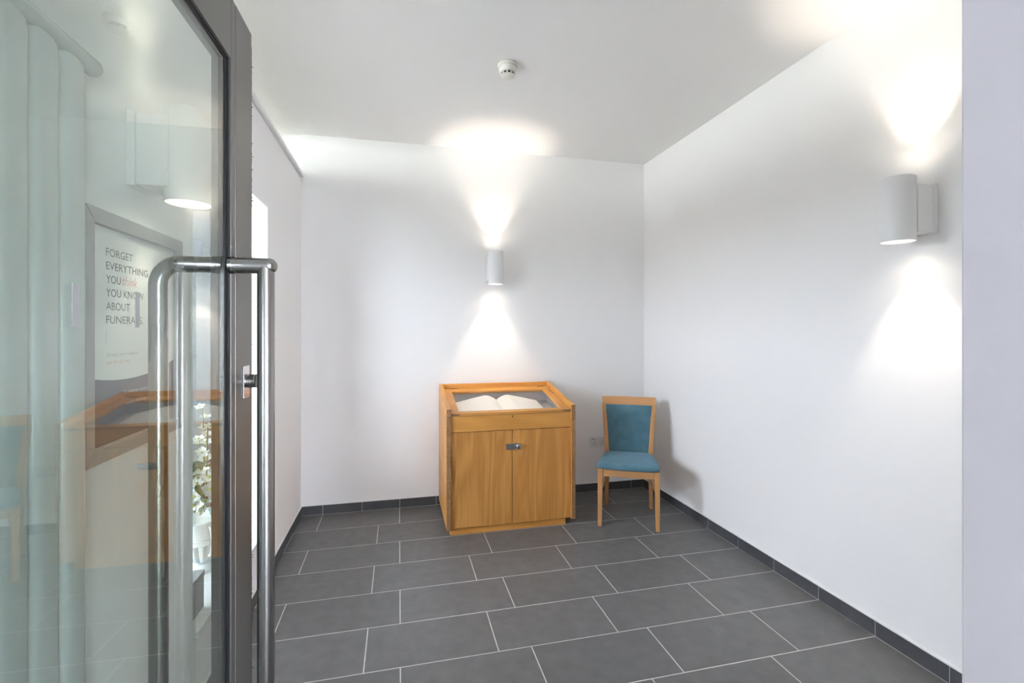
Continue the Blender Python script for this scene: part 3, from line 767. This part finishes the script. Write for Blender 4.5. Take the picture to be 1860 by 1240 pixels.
def petal(L, W, cup):
    def f(u, v):
        t = v; wv = W*math.sin(PI*min(1, 0.08+0.92*t)**0.8)**0.8 if t < 1 else 0
        x = (u*2-1)*wv/2
        return Vector((x, L*t, cup*t*t + 0.15*W*((u*2-1)**2)))
    return grid_surface(f, 4, 5)
def flower_mesh(R, kind):
    b2 = bmesh.new(); n = 5 if kind else 4
    for k in range(n):
        p = petal(R, R*(0.95 if kind else 1.0)*(1.15 if k in (1, 4) else 0.8), R*0.22); p.transform(Matrix.Rotation(2*PI*k/n, 4, 'Z')); join(b2, p)
    me = bpy.data.meshes.new('flower_head'); b2.to_mesh(me); b2.free()
    for p in me.polygons: p.use_smooth = True
    return me
me_w = flower_mesh(0.034, 1); me_w.materials.append(M['petal'])
me_b = flower_mesh(0.022, 0); me_b.materials.append(M['petalblue'])
bb = lathe([(0.002, 0.0), (0.006, 0.004), (0.005, 0.010), (0.001, 0.013)], 0, 0, 10); me_s = bpy.data.meshes.new('stamen'); bb.to_mesh(me_s); bb.free(); me_s.materials.append(M['stamen'])
view_dir = Vector((-UX, -UY, 0.55)).normalized()
def add_flower(me, loc, sc_):
    o = bpy.data.objects.new('flower_head', me); COL.objects.link(o); o.parent = fa; o.location = loc; o.scale = (sc_,)*3
    n = (Vector(loc)*3 + view_dir*0.7 + Vector((random.uniform(-.3, .3), random.uniform(-.3, .3), random.uniform(-.1, .3)))).normalized()
    q = n.to_track_quat('Z', 'Y'); o.rotation_euler = (q @ Matrix.Rotation(random.uniform(0, 6.28), 3, 'Z').to_quaternion()).to_euler()
    c = bpy.data.objects.new('stamen', me_s); COL.objects.link(c); c.parent = o
# orchid stems arching up, hydrangea clusters low
stems = [((0.00, 0.00), 0.50), ((0.03, -0.03), 0.43), ((-0.02, 0.02), 0.36), ((0.045, 0.02), 0.30)]
for (dx, dy), H in stems:
    pts = [(dx*t*1.6, dy*t*1.6 + 0.025*math.sin(3*t+dx*40), 0.045+(H-0.025)*t) for t in [i/10 for i in range(11)]]
    finish('stem', tube(pts, 0.0028, 8), 'stem', fa, smooth=True)
    for t in (0.45, 0.58, 0.70, 0.82, 0.92, 1.0):
        i = min(10, int(t*10)); p = pts[i]
        add_flower(me_w, (p[0]+random.uniform(-.022, .022), p[1]+random.uniform(-.022, .022), p[2]), (1.15-0.55*t)*random.uniform(0.9, 1.1)*1.05)
for k in range(34):
    a = random.uniform(0, 2*PI); r = random.uniform(0.03, 0.085); z = random.uniform(0.068, 0.175)
    add_flower(me_b if z < 0.10 else (me_w if random.random() < .5 else me_b), (r*math.cos(a), r*math.sin(a), z), random.uniform(0.8, 1.15))
def leaf_mesh():
    b2 = grid_surface(lambda u, v: Vector(((u*2-1)*0.016*math.sin(PI*min(1, .05+.95*v)), 0.075*v, -0.025*v*v+0.004*abs(u*2-1))), 4, 6)
    me = bpy.data.meshes.new('leaf'); b2.to_mesh(me); b2.free(); me.materials.append(M['leaf'])
    for p in me.polygons: p.use_smooth = True
    return me
ml = leaf_mesh()
for k in range(26):
    a = random.uniform(0, 2*PI); z = random.uniform(0.09, 0.28)
    o = bpy.data.objects.new('leaf', ml); COL.objects.link(o); o.parent = fa
    o.location = (0.02*math.cos(a), 0.02*math.sin(a), z); o.rotation_euler = (random.uniform(-.2, .6), 0, a)
# small pale box on the sill in front of the urn
tb = empty('card_box', (-0.742, 1.972, WZ0)); tag(tb, 'small pale grey box on the window sill beside the urn', 'box')
finish('body', box(-0.030, 0.012, -0.080, 0.082, 0.0003, 0.118, 0.0015), 'box', tb)
finish('box_lid', box(-0.032, 0.014, -0.082, 0.084, 0.1185, 0.141, 0.0015), 'box', tb)
